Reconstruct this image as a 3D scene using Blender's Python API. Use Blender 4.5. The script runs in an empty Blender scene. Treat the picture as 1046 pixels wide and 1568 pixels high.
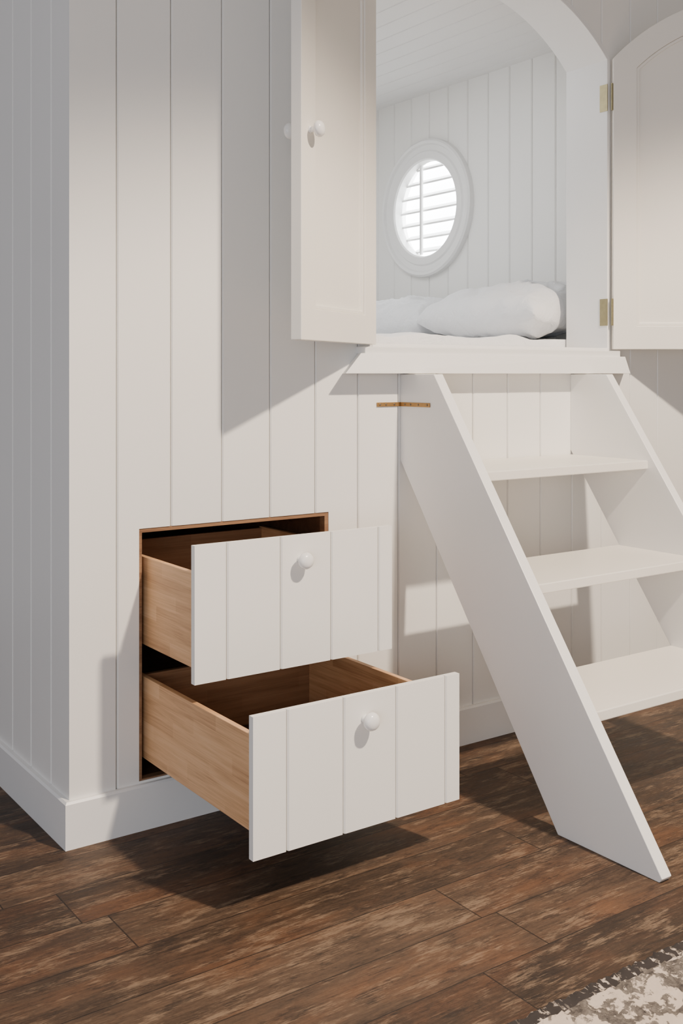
import bpy, bmesh, math, random
from mathutils import Vector, noise, Matrix
random.seed(4)
scene = bpy.context.scene
COL = scene.collection

# ------------------------------------------------------------------ node helpers
class NT:
    def __init__(s, name):
        s.m = bpy.data.materials.new(name); s.m.use_nodes = True
        s.t = s.m.node_tree; s.b = s.t.nodes['Principled BSDF']
    def n(s, typ, **kw):
        nd = s.t.nodes.new(typ)
        for k, v in kw.items(): setattr(nd, k, v)
        return nd
    def put(s, sock, v):
        if isinstance(v, bpy.types.NodeSocket): s.t.links.new(v, sock)
        else:
            if hasattr(sock.default_value, '__len__') and len(sock.default_value) == 4 and len(v) == 3: v = (*v, 1)
            sock.default_value = v
    def math(s, op, a, b=0.0, c=0.0):
        nd = s.n('ShaderNodeMath', operation=op)
        s.put(nd.inputs[0], a); s.put(nd.inputs[1], b); s.put(nd.inputs[2], c)
        return nd.outputs[0]
    def comb(s, x, y, z=0.0):
        nd = s.n('ShaderNodeCombineXYZ'); s.put(nd.inputs[0], x); s.put(nd.inputs[1], y); s.put(nd.inputs[2], z)
        return nd.outputs[0]
    def xyz(s):
        tc = s.n('ShaderNodeTexCoord'); sp = s.n('ShaderNodeSeparateXYZ')
        s.t.links.new(tc.outputs['Object'], sp.inputs[0])
        return sp.outputs[0], sp.outputs[1], sp.outputs[2], tc.outputs['Object']
    def noise(s, vec, scale=5, detail=6, rough=.55, dist=0.0):
        nd = s.n('ShaderNodeTexNoise'); s.put(nd.inputs['Vector'], vec)
        nd.inputs['Scale'].default_value = scale; nd.inputs['Detail'].default_value = detail
        nd.inputs['Roughness'].default_value = rough; nd.inputs['Distortion'].default_value = dist
        return nd.outputs[0]
    def ramp(s, v, stops):
        nd = s.n('ShaderNodeValToRGB'); s.put(nd.inputs[0], v)
        e = nd.color_ramp.elements
        while len(e) < len(stops): e.new(.5)
        for i, (p, c) in enumerate(stops):
            e[i].position = p
            e[i].color = (*c, 1) if hasattr(c, '__len__') else (c, c, c, 1)
        return nd.outputs[0]
    def mix(s, f, a, b, mode='MIX'):
        nd = s.n('ShaderNodeMix', data_type='RGBA', blend_type=mode)
        s.put(nd.inputs[0], f); s.put(nd.inputs[6], a); s.put(nd.inputs[7], b)
        return nd.outputs[2]
    def bump(s, h, strength=.3, dist=.01):
        nd = s.n('ShaderNodeBump'); s.put(nd.inputs['Height'], h)
        nd.inputs['Strength'].default_value = strength; nd.inputs['Distance'].default_value = dist
        s.t.links.new(nd.outputs[0], s.b.inputs['Normal'])
    def base(s, c): s.put(s.b.inputs['Base Color'], c)
    def rough(s, r): s.put(s.b.inputs['Roughness'], r)

def white_paint(name, col=(.84, .83, .81), rough=.42):
    k = NT(name); x, y, z, o = k.xyz()
    nz = k.noise(o, 3.0, 4, .5)
    c = k.mix(nz, tuple(v*.97 for v in col), tuple(min(1, v*1.02) for v in col))
    k.base(c); k.rough(rough)
    k.bump(k.noise(k.comb(k.math('MULTIPLY', x, 3), k.math('MULTIPLY', y, 3), z), 90, 3, .6), .06, .002)
    return k.m
M_WALL = white_paint('white_painted_boards', (.86, .845, .81))
M_TRIM = white_paint('white_painted_trim', (.85, .84, .82), .35)
M_DOOR = white_paint('cream_painted_door', (.86, .825, .76), .38)
M_CEIL = white_paint('ceiling_paint', (.80, .79, .77), .6)
M_KNOB = white_paint('knob_white_enamel', (.88, .87, .85), .22)

def wood(name, stops, axis='y', fine=30, blockw=.0):
    k = NT(name); x, y, z, o = k.xyz()
    if axis == 'y': v = k.comb(k.math('MULTIPLY', y, 1.5), k.math('MULTIPLY', z, fine), k.math('MULTIPLY', x, fine))
    else: v = k.comb(k.math('MULTIPLY', x, 1.5), k.math('MULTIPLY', z, fine), k.math('MULTIPLY', y, fine))
    g = k.noise(v, 1.6, 6, .6, .6)
    if axis == 'y': v2 = k.comb(k.math('MULTIPLY', y, 4), k.math('MULTIPLY', z, 200), k.math('MULTIPLY', x, 200))
    else: v2 = k.comb(k.math('MULTIPLY', x, 4), k.math('MULTIPLY', z, 200), k.math('MULTIPLY', y, 200))
    g2 = k.noise(v2, 1.5, 4, .6)
    zc = k.math('FLOOR', k.math('DIVIDE', z, .043))
    ln = y if axis == 'y' else x
    lc = k.math('FLOOR', k.math('ADD', k.math('DIVIDE', ln, .33), k.math('MULTIPLY', zc, .37)))
    wn = k.n('ShaderNodeTexWhiteNoise'); k.put(wn.inputs[0], k.comb(zc, lc, 1.0))
    f = k.math('ADD', k.math('MULTIPLY', g, .75), k.math('MULTIPLY', wn.outputs[0], .16))
    f = k.math('ADD', f, k.math('MULTIPLY', k.math('SUBTRACT', g2, .5), .45))
    c = k.ramp(f, stops); k.base(c); k.rough(.5)
    k.bump(g, .08, .003)
    return k.m
M_WOOD = wood('drawer_side_wood', [(.2, (.44, .22, .095)), (.48, (.72, .42, .21)), (.8, (.86, .57, .33))], 'y', 24)
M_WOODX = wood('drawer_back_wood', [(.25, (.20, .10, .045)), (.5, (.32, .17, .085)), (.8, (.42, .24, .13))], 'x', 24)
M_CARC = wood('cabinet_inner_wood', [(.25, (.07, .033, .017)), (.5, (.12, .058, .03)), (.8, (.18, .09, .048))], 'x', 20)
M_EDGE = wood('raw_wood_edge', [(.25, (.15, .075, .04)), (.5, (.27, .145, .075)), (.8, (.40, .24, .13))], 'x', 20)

def metal(name, col, rough):
    k = NT(name); x, y, z, o = k.xyz()
    n = k.noise(o, 60, 4, .6)
    k.base(k.mix(n, tuple(v*.6 for v in col), col)); k.rough(rough); k.b.inputs['Metallic'].default_value = .85
    return k.m
M_BRASS = metal('aged_brass', (.42, .36, .20), .4)
M_RUST = metal('bracket_brass', (.50, .30, .12), .5)
M_SCREW = metal('screw_steel', (.25, .2, .15), .4)

# floor
k = NT('worn_plank_floor'); x, y, z, o = k.xyz()
W, L = .175, 1.5
ry = k.math('DIVIDE', k.math('ADD', y, .06), W); row = k.math('FLOOR', ry)
wn0 = k.n('ShaderNodeTexWhiteNoise', noise_dimensions='1D'); k.put(wn0.inputs['W'], row)
cx = k.math('ADD', k.math('DIVIDE', x, L), wn0.outputs[0]); colm = k.math('FLOOR', cx)
wn = k.n('ShaderNodeTexWhiteNoise'); k.put(wn.inputs[0], k.comb(row, colm, 3.0)); pid = wn.outputs[0]
off = k.math('MULTIPLY', pid, 37.0)
def gv(ax, ay, o2=0.0): return k.comb(k.math('ADD', k.math('MULTIPLY', x, ax), off), k.math('MULTIPLY', y, ay), k.math('ADD', off, o2))
grain = k.noise(gv(2.6, 28), 2.0, 9, .70, .1)
fine = k.noise(gv(12, 125, 3.0), 2.0, 5, .75, .0)
patch = k.noise(gv(2.8, 10, 9.0), 2.0, 12, .72, .1)
blot = k.noise(gv(1.6, 4, 5.0), 1.6, 5, .6, .2)
grit = k.noise(k.comb(x, y, 4.0), 110, 4, .7)
tone = k.math('ADD', k.math('MULTIPLY', grain, .50), k.math('MULTIPLY', k.math('SUBTRACT', pid, .5), .14))
tone = k.math('ADD', tone, .07)
tone = k.math('ADD', tone, k.math('MULTIPLY', k.math('SUBTRACT', fine, .5), .30))
tone = k.math('ADD', tone, k.math('MULTIPLY', k.math('SUBTRACT', blot, .5), .50))
tone = k.math('ADD', tone, k.math('MULTIPLY', k.math('SUBTRACT', grit, .5), .16))
c = k.ramp(tone, [(.12, (.018, .0110, .007)), (.27, (.048, .0285, .017)), (.38, (.086, .052, .031)), (.56, (.15, .095, .057))])
red = k.ramp(blot, [(.48, 0.0), (.66, .6)])
c = k.mix(red, c, k.mix(1.0, c, (1.18, .80, .56), 'MULTIPLY'))
pm = k.math('ADD', patch, k.math('MULTIPLY', k.math('SUBTRACT', grain, .5), .32))
pm = k.math('ADD', pm, k.math('MULTIPLY', k.math('SUBTRACT', fine, .5), .45))
worn = k.ramp(pm, [(.53, 0.0), (.66, 1.0)])
c = k.mix(k.math('MULTIPLY', worn, .62), c, (.255, .175, .112))
dkv = k.math('ADD', k.noise(gv(5, 13, 17.0), 2.2, 10, .76, .1), k.math('MULTIPLY', k.math('SUBTRACT', fine, .5), .35))
dk = k.ramp(dkv, [(.36, 1.0), (.46, 0.0)])
c = k.mix(k.math('MULTIPLY', dk, .65), c, (.017, .011, .008))
fy = k.math('FRACT', ry); fx = k.math('FRACT', cx)
s1 = k.math('LESS_THAN', fy, .018); s2 = k.math('LESS_THAN', fx, .0025)
seam = k.math('MAXIMUM', s1, s2)
c = k.mix(k.math('MULTIPLY', seam, .8), c, (.010, .006, .004))
k.base(c); k.rough(k.ramp(grain, [(.2, .48), (.8, .68)]))
k.b.inputs['Specular IOR Level'].default_value = .35
k.bump(k.math('SUBTRACT', k.math('ADD', grain, fine), seam), .22, .004)
M_FLOOR = k.m

# rug
k = NT('woven_rug'); x, y, z, o = k.xyz()
n1 = k.noise(k.comb(k.math('ADD', x, y), k.math('SUBTRACT', y, x), 0.0), 10, 3, .6, 1.2); n2 = k.noise(o, 60, 4, .7)
n3 = k.noise(k.comb(k.math('MULTIPLY', x, 45), k.math('MULTIPLY', y, 20), 0.0), 1.5, 3, .6)
f = k.ramp(k.math('ADD', n1, k.math('MULTIPLY', k.math('SUBTRACT', n2, .5), .5)), [(.47, 0.0), (.52, 1.0)])
c = k.mix(f, (.54, .45, .37), (.035, .029, .026))
c = k.mix(k.ramp(n2, [(.35, .0), (.75, .3)]), c, (.68, .58, .49))
edge = k.math('MULTIPLY', k.math('GREATER_THAN', y, -1.328), k.ramp(n3, [(.54, 1.0), (.60, .0)]))
c = k.mix(edge, c, (.030, .024, .022))
k.base(c); k.rough(.95); M_RUG = k.m

# linen
k = NT('white_linen'); x, y, z, o = k.xyz()
k.base(k.mix(k.noise(o, 6, 3), (.78, .78, .79), (.85, .85, .85))); k.rough(.85)
k.bump(k.noise(o, 14, 6, .6, .8), .45, .025); M_LINEN = k.m
# glass
k = NT('frosted_daylit_glass'); x, y, z, o = k.xyz()
k.base((.9, .93, .96)); k.b.inputs['Emission Color'].default_value = (.95, .98, 1, 1); k.b.inputs['Emission Strength'].default_value = 11
M_GLASS = k.m
k = NT('lamp_lens'); k.base((1, .95, .85)); k.b.inputs['Emission Color'].default_value = (1, .85, .65, 1); k.b.inputs['Emission Strength'].default_value = 3
M_LENS = k.m

# ------------------------------------------------------------------ mesh helpers
def mk(name, verts, faces, mat, parent=None, smooth=False, bevel=0.0):
    me = bpy.data.meshes.new(name); me.from_pydata([tuple(v) for v in verts], [], faces); me.update()
    bm = bmesh.new(); bm.from_mesh(me); bmesh.ops.recalc_face_normals(bm, faces=bm.faces); bm.to_mesh(me); bm.free()
    ob = bpy.data.objects.new(name, me); COL.objects.link(ob)
    me.materials.append(mat)
    if smooth:
        for p in me.polygons: p.use_smooth = True
    if bevel:
        b = ob.modifiers.new('bevel', 'BEVEL'); b.width = bevel; b.segments = 2; b.limit_method = 'ANGLE'; b.angle_limit = math.radians(40)
    if parent: ob.parent = parent
    return ob
def boxg(x0, x1, y0, y1, z0, z1):
    v = [(x0, y0, z0), (x1, y0, z0), (x1, y1, z0), (x0, y1, z0), (x0, y0, z1), (x1, y0, z1), (x1, y1, z1), (x0, y1, z1)]
    f = [(0, 3, 2, 1), (4, 5, 6, 7), (0, 1, 5, 4), (1, 2, 6, 5), (2, 3, 7, 6), (3, 0, 4, 7)]
    return v, f
def box(name, x0, x1, y0, y1, z0, z1, mat, parent=None, bevel=.0015):
    v, f = boxg(x0, x1, y0, y1, z0, z1)
    return mk(name, v, f, mat, parent, bevel=bevel)
def merge(parts):
    V, F = [], []
    for v, f in parts:
        o = len(V); V += list(v); F += [tuple(i+o for i in q) for q in f]
    return V, F
def prism(poly, fmap, a, b):
    n = len(poly)
    v = [fmap(p[0], p[1], a) for p in poly] + [fmap(p[0], p[1], b) for p in poly]
    f = [tuple(range(n)), tuple(range(2*n-1, n-1, -1))] + [(i, (i+1) % n, n+(i+1) % n, n+i) for i in range(n)]
    return v, f
def ring(outer, inner, fmap, a, b):
    n = len(outer)
    v = [fmap(p[0], p[1], a) for p in outer] + [fmap(p[0], p[1], a) for p in inner] + \
        [fmap(p[0], p[1], b) for p in outer] + [fmap(p[0], p[1], b) for p in inner]
    f = []
    for i in range(n):
        j = (i+1) % n
        f += [(i, j, n+j, n+i), (2*n+i, 3*n+i, 3*n+j, 2*n+j), (i, 2*n+i, 2*n+j, j), (n+i, n+j, 3*n+j, 3*n+i)]
    return v, f
def lathe(profile, seg=32):
    """profile list of (r, h) along +z"""
    v, f = [], []
    for r, h in profile:
        for i in range(seg):
            a = 2*math.pi*i/seg; v.append((r*math.cos(a), r*math.sin(a), h))
    for k_ in range(len(profile)-1):
        for i in range(seg):
            j = (i+1) % seg
            f.append((k_*seg+i, k_*seg+j, (k_+1)*seg+j, (k_+1)*seg+i))
    f.append(tuple(range(seg-1, -1, -1))); m = (len(profile)-1)*seg
    f.append(tuple(range(m, m+seg)))
    return v, f
def empty(name, loc=(0, 0, 0), rz=0):
    e = bpy.data.objects.new(name, None); e.location = loc; e.rotation_euler = (0, 0, rz); e.empty_display_size = .1
    COL.objects.link(e); return e

PITCH = .1682; G0 = .152
def grooved(s0, s1, grooves, thick, cw=.0045, cd=.004, sw=.0015, sd=.013):
    pl = [(s0, 0)]
    for g in grooves:
        if s0+.01 < g < s1-.01:
            pl += [(g-cw, 0), (g-sw, cd), (g-sw, sd), (g+sw, sd), (g+sw, cd), (g+cw, 0)]
    pl += [(s1, 0), (s1, thick), (s0, thick)]
    return pl
WG = [G0+PITCH*i for i in range(40)]

def boolcut(ob, cutters):
    for c_ in cutters:
        m = ob.modifiers.new('cut', 'BOOLEAN'); m.operation = 'DIFFERENCE'; m.object = c_; m.solver = 'EXACT'
    bpy.context.view_layer.update()
    dg = bpy.context.evaluated_depsgraph_get()
    me = bpy.data.meshes.new_from_object(ob.evaluated_get(dg))
    ob.modifiers.clear(); ob.data = me
    for c_ in cutters: bpy.data.objects.remove(c_, do_unlink=True)

CH = 4.5   # vaulted room height
CX0 = .012 # wall corner
# ------------------------------------------------------------------ arch
AX0, AX1, AZ0, SPR, TOP = 1.044, 2.203, 1.39, 2.535, 2.785
AC = (AX0+AX1)/2; HW = (AX1-AX0)/2; RISE = TOP-SPR; R = (HW*HW+RISE*RISE)/(2*RISE); ZC = TOP-R
def arch(d=0.0, n=36, zb=None):
    r = R+d; hw = HW+d
    zs = math.sqrt(r*r-hw*hw)
    a0 = math.atan2(zs, -hw); a1 = math.atan2(zs, hw)
    pts = [(AX0-d, (AZ0-d) if zb is None else zb)]
    for i in range(n+1):
        a = a0+(a1-a0)*i/n; pts.append((AC+r*math.cos(a), ZC+r*math.sin(a)))
    pts.append((AX1+d, (AZ0-d) if zb is None else zb))
    return pts
fm_xz = lambda x_, z_, y_: (x_, y_, z_)

# opening for drawers
OX0, OX1, OZ0, OZ1 = .219, .876, .136, .858
# ------------------------------------------------------------------ walls
v, f = prism(grooved(CX0, 5.0, WG, .022), lambda s, d, h: (s, d, h), 0, CH)
wf = mk('wall_front', v, f, M_WALL)
c1 = mk('c1', *boxg(OX0, OX1, -.1, .1, OZ0, OZ1), M_WALL)
v, f = prism(arch(.004), fm_xz, -.1, .1); c2 = mk('c2', v, f, M_WALL)
boolcut(wf, [c1, c2])
v, f = prism(grooved(.022, 3.0, [.14+PITCH*i for i in range(30)], .022), lambda s, d, h: (CX0+d, s, h), 0, CH)
mk('wall_left', v, f, M_WALL)
box('floor', -4, 5, -5, 3, -.05, 0, M_FLOOR, bevel=0)
box('ceiling', -4, 5, -5, 3, CH, CH+.05, M_CEIL, bevel=0)

# baseboards
def base_profile(t=.017, h=.13): return [(0, 0), (t, 0), (t, h-.006), (t-.005, h), (0, h)]
v, f = prism(base_profile(), lambda d, h, s: ((s if s > 1 else CX0-d), -d, h), 0, 5.0)
mk('baseboard_front', v, f, M_TRIM)
v, f = prism(base_profile(), lambda d, h, s: (CX0-d, (s if s > 1 else -d), h), 0, 3.0)
mk('baseboard_left', v, f, M_TRIM)

# arched jamb lining, projecting bead
v1 = ring(arch(.0), arch(-.012), fm_xz, -.010, .205)
v2 = ring(arch(.012), arch(0.0), fm_xz, -.006, .02)
V, F = merge([v1, v2]); mk('trim_1', V, F, M_TRIM, bevel=.002)
# window-sill style threshold under the arch
zt, zb = 1.376, 1.302
V = [(.885, -.080, zb), (2.245, -.080, zb), (2.30, 0, zb), (.93, 0, zb),
     (.965, -.055, zt-.008), (2.235, -.062, zt-.008), (2.29, 0, zt-.008), (.99, 0, zt-.008)]
F = [(0, 3, 2, 1), (4, 5, 6, 7), (0, 1, 5, 4), (1, 2, 6, 5), (2, 3, 7, 6), (3, 0, 4, 7)]
sill2 = boxg(.985, 2.22, -.05, .02, zt-.009, AZ0)
V, F = merge([(V, F), sill2]); mk('trim_2', V, F, M_TRIM, bevel=.002)

# ------------------------------------------------------------------ bunk interior
BX0, BX1, BY1, BZ0, BZ1 = .30, 2.60, 2.35, 1.28, 2.800
WY, WZ = 1.576, 2.185
grs = [1.0*.1515*i+.652-.1515*4 for i in range(20)]
v, f = prism(grooved(.024, BY1, grs, .03, .006, .005, .0015, .01), lambda s, d, h: (BX1+d, s, h), BZ0, BZ1)
we = mk('wall_bunk_end', v, f, M_WALL)
cv = [(BX1-.1, WY+.30*math.cos(a*math.pi/32), WZ+.30*math.sin(a*math.pi/32)) for a in range(64)]
cv += [(BX1+.2, p[1], p[2]) for p in cv]
cf = [tuple(range(64)), tuple(range(127, 63, -1))]+[(i, (i+1) % 64, 64+(i+1) % 64, 64+i) for i in range(64)]
boolcut(we, [mk('c3', cv, cf, M_WALL)])
v, f = prism(grooved(BX0, BX1, [BX0+.15*i for i in range(30)], .03), lambda s, d, h: (s, BY1+d, h), BZ0, BZ1)
mk('wall_bunk_back', v, f, M_WALL)
v, f = prism(grooved(.024, BY1, grs, .03), lambda s, d, h: (BX0-d, s, h), BZ0, BZ1)
mk('wall_bunk_left', v, f, M_WALL)
v, f = prism(grooved(BX0-.03, BX1+.03, [BX0+.05+.115*i for i in range(30)], .03, .004, .003), lambda s, d, h: (s, h, BZ1+d), .024, BY1+.03)
mk('ceiling_bunk', v, f, M_CEIL)
box('floor_bunk', BX0-.03, BX1+.03, .024, BY1+.03, BZ0-.04, BZ0, M_TRIM, bevel=0)

# round window
w = empty('window_1', (BX1, WY, WZ))
prof = [(.255, .03), (.255, -.018), (.262, -.026), (.300, -.026), (.308, -.018), (.335, -.018), (.342, -.032), (.356, -.034), (.366, -.026), (.368, 0), (.30, 0), (.30, .03)]
seg = 72; V, F = [], []
for r_, h_ in prof:
    for i in range(seg):
        a = 2*math.pi*i/seg; V.append((h_, r_*math.cos(a), r_*math.sin(a)))
n = len(prof)
for q in range(n):
    for i in range(seg):
        j = (i+1) % seg; q2 = (q+1) % n
        F.append((q*seg+i, q*seg+j, q2*seg+j, q2*seg+i))
mk('ring_frame', V, F, M_TRIM, w)
gvv = [(.085, .30*math.cos(2*math.pi*i/64), .30*math.sin(2*math.pi*i/64)) for i in range(64)]
mk('glass', gvv, [tuple(range(64))], M_GLASS, w)
gv2 = [(.03, .29*math.cos(2*math.pi*i/64), .29*math.sin(2*math.pi*i/64)) for i in range(64)]
gv3 = [(.09, p[1], p[2]) for p in gv2]
mk('outer_tube', gv2+gv3, [(i, (i+1) % 64, 64+(i+1) % 64, 64+i) for i in range(64)], M_TRIM, w)
parts = []
for i in range(-3, 4):
    zc = i*.074+.01; half = math.sqrt(max(.0, .262**2-zc*zc))
    a = math.radians(28); wd = .026; th = .005
    pr = []
    for (p, q) in [(-wd, -th), (wd, -th), (wd, th), (-wd, th)]:
        pr.append((.048+p*math.cos(a)-q*math.sin(a), zc+p*math.sin(a)+q*math.cos(a)))
    parts.append(prism(pr, lambda X, Z, Y: (X, Y, Z), -half, half))
V, F = merge(parts); mk('shutter_louvres', V, F, M_TRIM, w)
V, F = boxg(.008, .020, .060, .076, -.24, .24)
mk('shutter_tilt_rod', V, F, M_TRIM, w)

# mattress / pillows
def soft_box(name, x0, x1, y0, y1, z0, z1, mat, amp=.012, seed=0.0):
    bm = bmesh.new()
    bmesh.ops.create_cube(bm, size=1)
    bmesh.ops.subdivide_edges(bm, edges=bm.edges, cuts=60, use_grid_fill=True)
    for v_ in bm.verts:
        p = v_.co*2
        e = max(abs(p.x), abs(p.y))
        zz = p.z*(1-.06*e**14)
        wv = Vector((x0+(x1-x0)*(p.x+1)/2, y0+(y1-y0)*(p.y+1)/2, z0+(z1-z0)*(zz+1)/2))
        nn = noise.fractal(wv*5+Vector((seed, 0, 0)), 1, 2, 4)
        if p.z > 0: wv.z += nn*amp
        v_.co = wv
    me = bpy.data.meshes.new(name); bm.to_mesh(me); bm.free()
    for p in me.polygons: p.use_smooth = True
    me.materials.append(mat); ob = bpy.data.objects.new(name, me); COL.objects.link(ob); return ob
soft_box('mattress', BX0+.03, BX1-.02, .212, BY1-.03, BZ0, 1.446, M_LINEN, .018)
def pillow(name, loc, sx, sy, sz, rot, seed):
    def H(u_, w_):
        return (max(0, 1-abs(u_)**2.8)*max(0, 1-abs(w_)**4.0))**.42
    me = bpy.data.meshes.new(name); bm2 = bmesh.new()
    N = 80; grid = {}
    for side in (1, -1):
        for i in range(N+1):
            for j in range(N+1):
                u_ = -1+2*i/N; w_ = -1+2*j/N
                if side == -1 and (i in (0, N) or j in (0, N)):
                    grid[(side, i, j)] = grid[(1, i, j)]; continue
                h = H(u_, w_)
                P = Vector((u_*sx*(1-.06*(1-w_*w_)), w_*sy*(1-.05*(1-u_*u_)), side*h*sz*(1 if side > 0 else .8)))
                nn = noise.fractal(Vector((P.x*6+seed, P.y*6, side*3+seed)), 1, 2.1, 5)
                cr = abs(noise.noise(Vector((P.x*13+seed, P.y*13, seed+2))))
                P.z += side*(nn*.024-cr*.030)*h+noise.noise(Vector((P.x*6, P.y*6, seed)))*.008
                P.x += noise.noise(Vector((P.y*8, seed, 1)))*.014; P.y += noise.noise(Vector((P.x*8, seed, 5)))*.014
                grid[(side, i, j)] = bm2.verts.new(P)
    for side in (1, -1):
        for i in range(N):
            for j in range(N):
                q = [grid[(side, i, j)], grid[(side, i+1, j)], grid[(side, i+1, j+1)], grid[(side, i, j+1)]]
                if side == -1: q.reverse()
                bm2.faces.new(q)
    bm2.to_mesh(me); bm2.free()
    for p in me.polygons: p.use_smooth = True
    me.materials.append(M_LINEN); ob = bpy.data.objects.new(name, me); COL.objects.link(ob)
    ob.location = loc; ob.rotation_euler = rot; return ob
pillow('pillow', (2.31, .615, 1.562), .26, .40, .138, (0, math.radians(-5), math.radians(-2)), 1.3)
pillow('pillow', (2.32, 1.46, 1.556), .25, .415, .135, (0, math.radians(-5), math.radians(3)), 7.7)

# ------------------------------------------------------------------ knobs
KP = [(.011, 0), (.0115, .003), (.0085, .006), (.008, .014), (.012, .018), (.0195, .021), (.0235, .027), (.0235, .032), (.020, .039), (.013, .0435), (.005, .0452)]
def knob(name, parent, loc, direction):
    v, f = lathe(KP, 36)
    q = Vector((0, 0, 1)).rotation_difference(Vector(direction)).to_matrix()
    v = [q @ Vector(p)+Vector(loc) for p in v]
    return mk(name, v, f, M_KNOB, parent, smooth=True)

# ------------------------------------------------------------------ drawers
def drawer(yf, z0, z1, bz0, bz1, length, kx, kz):
    e = empty('drawer', (0, yf, 0))
    x0, x1 = .2235, .8735; th = .019
    pl = grooved(x0, x1, WG, th, .0045, .004, .0014, .010)
    v, f = prism(pl, lambda s, d, h: (s, d, h), z0, z1)
    mk('front', v, f, M_WALL, e)
    a, b = .243, .852; t = .016
    mk('side_left', *boxg(a, a+t, th, length, bz0, bz1), M_WOOD, e, bevel=.0012)
    mk('side_right', *boxg(b-t, b, th, length, bz0, bz1), M_WOOD, e, bevel=.0012)
    mk('inner_front', *boxg(a+t, b-t, th, th+t, bz0, bz1), M_WOODX, e, bevel=.001)
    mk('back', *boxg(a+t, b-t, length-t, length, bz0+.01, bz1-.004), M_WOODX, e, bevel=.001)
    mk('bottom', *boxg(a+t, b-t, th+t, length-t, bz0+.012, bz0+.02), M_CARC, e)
    knob('knob', e, (kx, 0, kz), (0, -1, 0))
    return e
drawer(-.333, .489, .852, .520, .773, .70, .551, .785)
drawer(-.632, .141, .484, .192, .427, .70, .553, .420)

# drawer cabinet carcass (unpainted)
cab = empty('drawer_cabinet')
o_ = [(OX0, OZ0), (OX0, OZ1), (OX1, OZ1), (OX1, OZ0)]
i_ = [(OX0+.010, OZ0+.004), (OX0+.010, OZ1-.012), (OX1-.014, OZ1-.012), (OX1-.014, OZ0+.004)]
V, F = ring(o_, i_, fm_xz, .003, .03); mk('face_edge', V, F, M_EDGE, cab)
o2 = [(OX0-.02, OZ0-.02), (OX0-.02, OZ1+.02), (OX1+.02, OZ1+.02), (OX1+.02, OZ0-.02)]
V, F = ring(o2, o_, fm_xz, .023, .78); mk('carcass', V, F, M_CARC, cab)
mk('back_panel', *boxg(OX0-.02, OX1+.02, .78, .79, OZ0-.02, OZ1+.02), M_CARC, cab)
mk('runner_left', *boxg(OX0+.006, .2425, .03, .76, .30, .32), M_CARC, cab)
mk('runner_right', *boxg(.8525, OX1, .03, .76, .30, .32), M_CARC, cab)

# ------------------------------------------------------------------ wooden steps
st = empty('wooden_steps')
def stringer(name, x0, x1):
    poly = [(0, 1.30), (-.175, 1.30), (-1.074, .012), (-1.064, 0), (-.715, 0), (0, 1.012)]
    v, f = prism(poly, lambda y_, z_, x_: (x_, y_-.0005, z_), x0, x1)
    return mk(name, v, f, M_TRIM, st, bevel=.002)
stringer('stringer_left', 1.168, 1.206)
stringer('stringer_right', 1.994, 2.030)
for i, (zt_, yf, yb) in enumerate([(.995, -.365, -.002), (.680, -.590, -.232), (.362, -.812, -.462)]):
    mk('tread_%d' % (i+1), *boxg(1.2055, 1.9945, yf, yb, zt_-.030, zt_), M_DOOR, st, bevel=.003)

# angle bracket (part of the steps)
V, F = merge([boxg(1.068, 1.1675, -.0045, -.0005, 1.192, 1.206), boxg(1.1645, 1.1678, -.158, -.0045, 1.192, 1.206)])
mk('angle_bracket', V, F, M_RUST, st, bevel=.001)
parts = []
for xx in (1.08, 1.105, 1.14):
    v, f = lathe([(.0035, 0), (.0035, .001), (.002, .0016)], 12)
    parts.append(([(xx+p[0], -.0045-p[2], 1.199+p[1]) for p in v], f))
for yy in (-.03, -.06, -.10, -.145):
    v, f = lathe([(.0035, 0), (.0035, .001), (.002, .0016)], 12)
    parts.append(([(1.1645-p[2], yy+p[0], 1.199+p[1]) for p in v], f))
V, F = merge(parts); mk('bracket_screws', V, F, M_SCREW, st)

# ------------------------------------------------------------------ arched doors
def archdoor(name, loc, rz, side, width=.562, zb=1.397, pins=True):
    """local x: hinge -> meeting stile; visible (inner) face at local y=0; side gives back direction"""
    e = empty(name, loc, rz)
    def outl(d, n=24):
        r = R-d-.002
        zf = lambda s: ZC+math.sqrt(r*r-(HW-s)**2)
        p = [(d, zb+d)]
        s0, s1 = d, width-d
        for i in range(n+1):
            s = s0+(s1-s0)*i/n; p.append((s, zf(s)))
        p.append((width-d, zb+d)); return p
    T = .034*side
    fm = lambda s, z_, y_: (s, y_, z_)
    mk('frame', *ring(outl(0), outl(.092), fm, 0, T), M_DOOR, e, bevel=.002)
    mk('moulding', *ring(outl(.0925), outl(.104), fm, .005*side, T-.005*side), M_DOOR, e, bevel=.002)
    mk('panel', *prism(outl(.1035), fm, .012*side, T-.012*side), M_DOOR, e)
    knob('knob_inner', e, (width-.052, 0, 1.998), (0, -side, 0))
    knob('knob_outer', e, (width-.052, T, 2.0), (0, side, 0))
    hp = []
    py = .004 if side > 0 else T
    for hz in (1.49, 2.33):
        v, f = lathe([(.0042, 0), (.0042, .105)], 14)
        hp.append(([(p[0]-.004, p[1]+py, p[2]+hz) for p in v], f))
    mk('hinge_pins', *merge(hp), M_BRASS, e)
    return e
archdoor('door_1', (1.042, -.034, 0), math.radians(210.3), -1, .546)
archdoor('door_2', (2.199, -.034, 0), math.radians(-35.2), 1)
hl = []
for hz in (1.49, 2.33):
    hl.append(boxg(AX1-.0145, AX1-.0118, -.012, .026, hz, hz+.105))
    hl.append(boxg(AX0+.0118, AX0+.0145, -.008, .026, hz, hz+.105))
hinge = mk('door_hinge', *merge(hl), M_BRASS)

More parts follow.
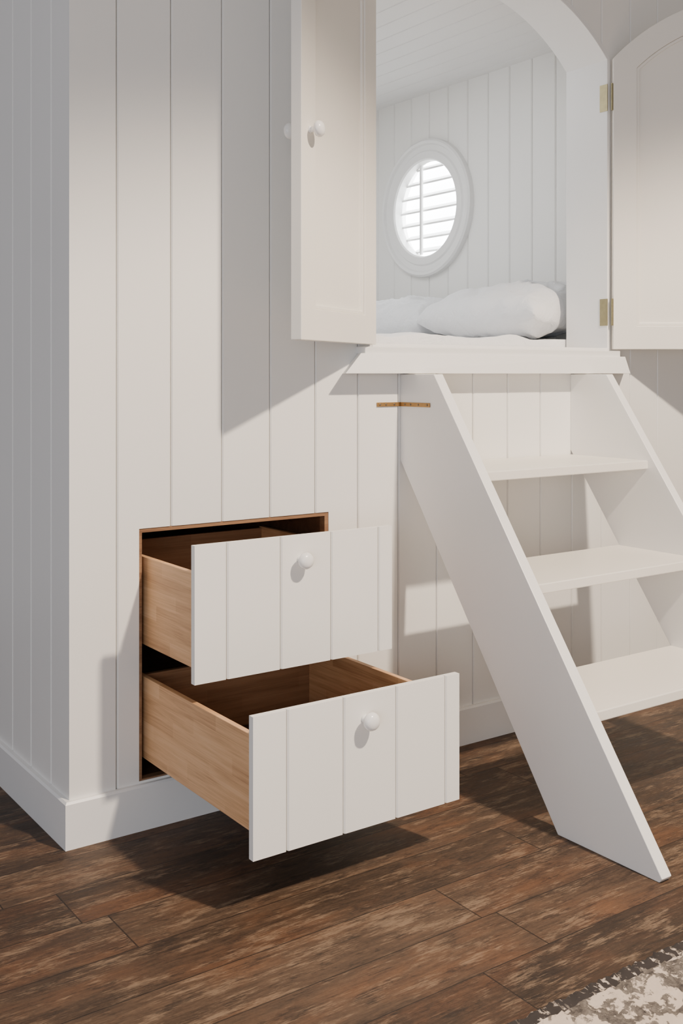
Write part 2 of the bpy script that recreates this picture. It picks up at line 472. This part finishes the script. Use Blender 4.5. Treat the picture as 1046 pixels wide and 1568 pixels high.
# ------------------------------------------------------------------ rug
V, F = [], []
nx, ny = 300, 190; rx0, rx1, ry0, ry1 = -.6, 2.6, -3.3, -1.285
for j in range(ny+1):
    for i in range(nx+1):
        X = rx0+(rx1-rx0)*i/nx; Y = ry0+(ry1-ry0)*j/ny
        ed = min(i, j, nx-i, ny-j)
        Z = (.001 if ed == 0 else .014)+random.random()*.008*(ed > 0)
        V.append((X+random.uniform(-.003, .003), Y+random.uniform(-.003, .003), Z))
for j in range(ny):
    for i in range(nx):
        a = j*(nx+1)+i; F.append((a, a+1, a+nx+2, a+nx+1))
mk('rug', V, F, M_RUG, smooth=True)

# ------------------------------------------------------------------ ceiling downlight
dl = empty('ceiling_downlight', (1.45, -3.6, CH))
circ = lambda r: [(r*math.cos(a*math.pi/16), r*math.sin(a*math.pi/16)) for a in range(32)]
V, F = ring(circ(.16), circ(.12), lambda a, b, h: (a, b, h), -.012, 0)
mk('bezel', V, F, M_TRIM, dl)
mk('lens', [(p[0], p[1], -.002) for p in circ(.12)], [tuple(range(32))], M_LENS, dl)
L = bpy.data.lights.new('downlight_lamp', 'SPOT'); L.energy = 2250; L.color = (1, .83, .66)
L.spot_size = math.radians(119); L.spot_blend = .22; L.shadow_soft_size = .12
lo = bpy.data.objects.new('downlight_lamp', L); COL.objects.link(lo); lo.parent = dl; lo.location = (0, 0, -.03)

L = bpy.data.lights.new('bunk_fill_light', 'AREA'); L.shape = 'RECTANGLE'; L.size = 1.2; L.size_y = 1.2; L.energy = 19; L.color = (.95, .97, 1)  # added fill to brighten the bunk interior, not a real fitting
lo = bpy.data.objects.new('bunk_fill_light', L); COL.objects.link(lo); lo.location = (1.2, 1.3, BZ1-.02)
# added cool fill light behind camera, standing in for daylight on bunk front
L = bpy.data.lights.new('cool_daylight_fill', 'AREA'); L.shape = 'RECTANGLE'; L.size = 2.2; L.size_y = 1.5; L.energy = 85; L.color = (.86, .91, 1)
lo = bpy.data.objects.new('cool_daylight_fill', L); COL.objects.link(lo); lo.location = (-3.0, -4.2, 1.3)
lo.rotation_euler = Vector((3.6, 4.0, -.9)).to_track_quat('-Z', 'Y').to_euler()

wd = bpy.data.worlds.new('world'); scene.world = wd; wd.use_nodes = True
wt = wd.node_tree; bg = wt.nodes['Background']; bg.inputs[1].default_value = .42
tc = wt.nodes.new('ShaderNodeTexCoord'); sp = wt.nodes.new('ShaderNodeSeparateXYZ'); rp = wt.nodes.new('ShaderNodeValToRGB')
ma = wt.nodes.new('ShaderNodeMath'); ma.operation = 'MULTIPLY_ADD'; ma.inputs[1].default_value = .5; ma.inputs[2].default_value = .5
wt.links.new(tc.outputs['Generated'], sp.inputs[0]); wt.links.new(sp.outputs[0], ma.inputs[0]); wt.links.new(ma.outputs[0], rp.inputs[0])
rp.color_ramp.elements[0].position = .2; rp.color_ramp.elements[0].color = (.92, .92, 1, 1)
rp.color_ramp.elements[1].position = .85; rp.color_ramp.elements[1].color = (1, .86, .70, 1)
wt.links.new(rp.outputs[0], bg.inputs[0])

# ------------------------------------------------------------------ camera
cam = bpy.data.cameras.new('camera'); co = bpy.data.objects.new('camera', cam); COL.objects.link(co)
co.location = (-1.07, -2.83, 1.3); co.rotation_euler = (math.radians(90), 0, math.radians(-35.2))
cam.sensor_width = 36; cam.lens = 37.6; cam.shift_y = -.1346; cam.clip_start = .05
scene.camera = co
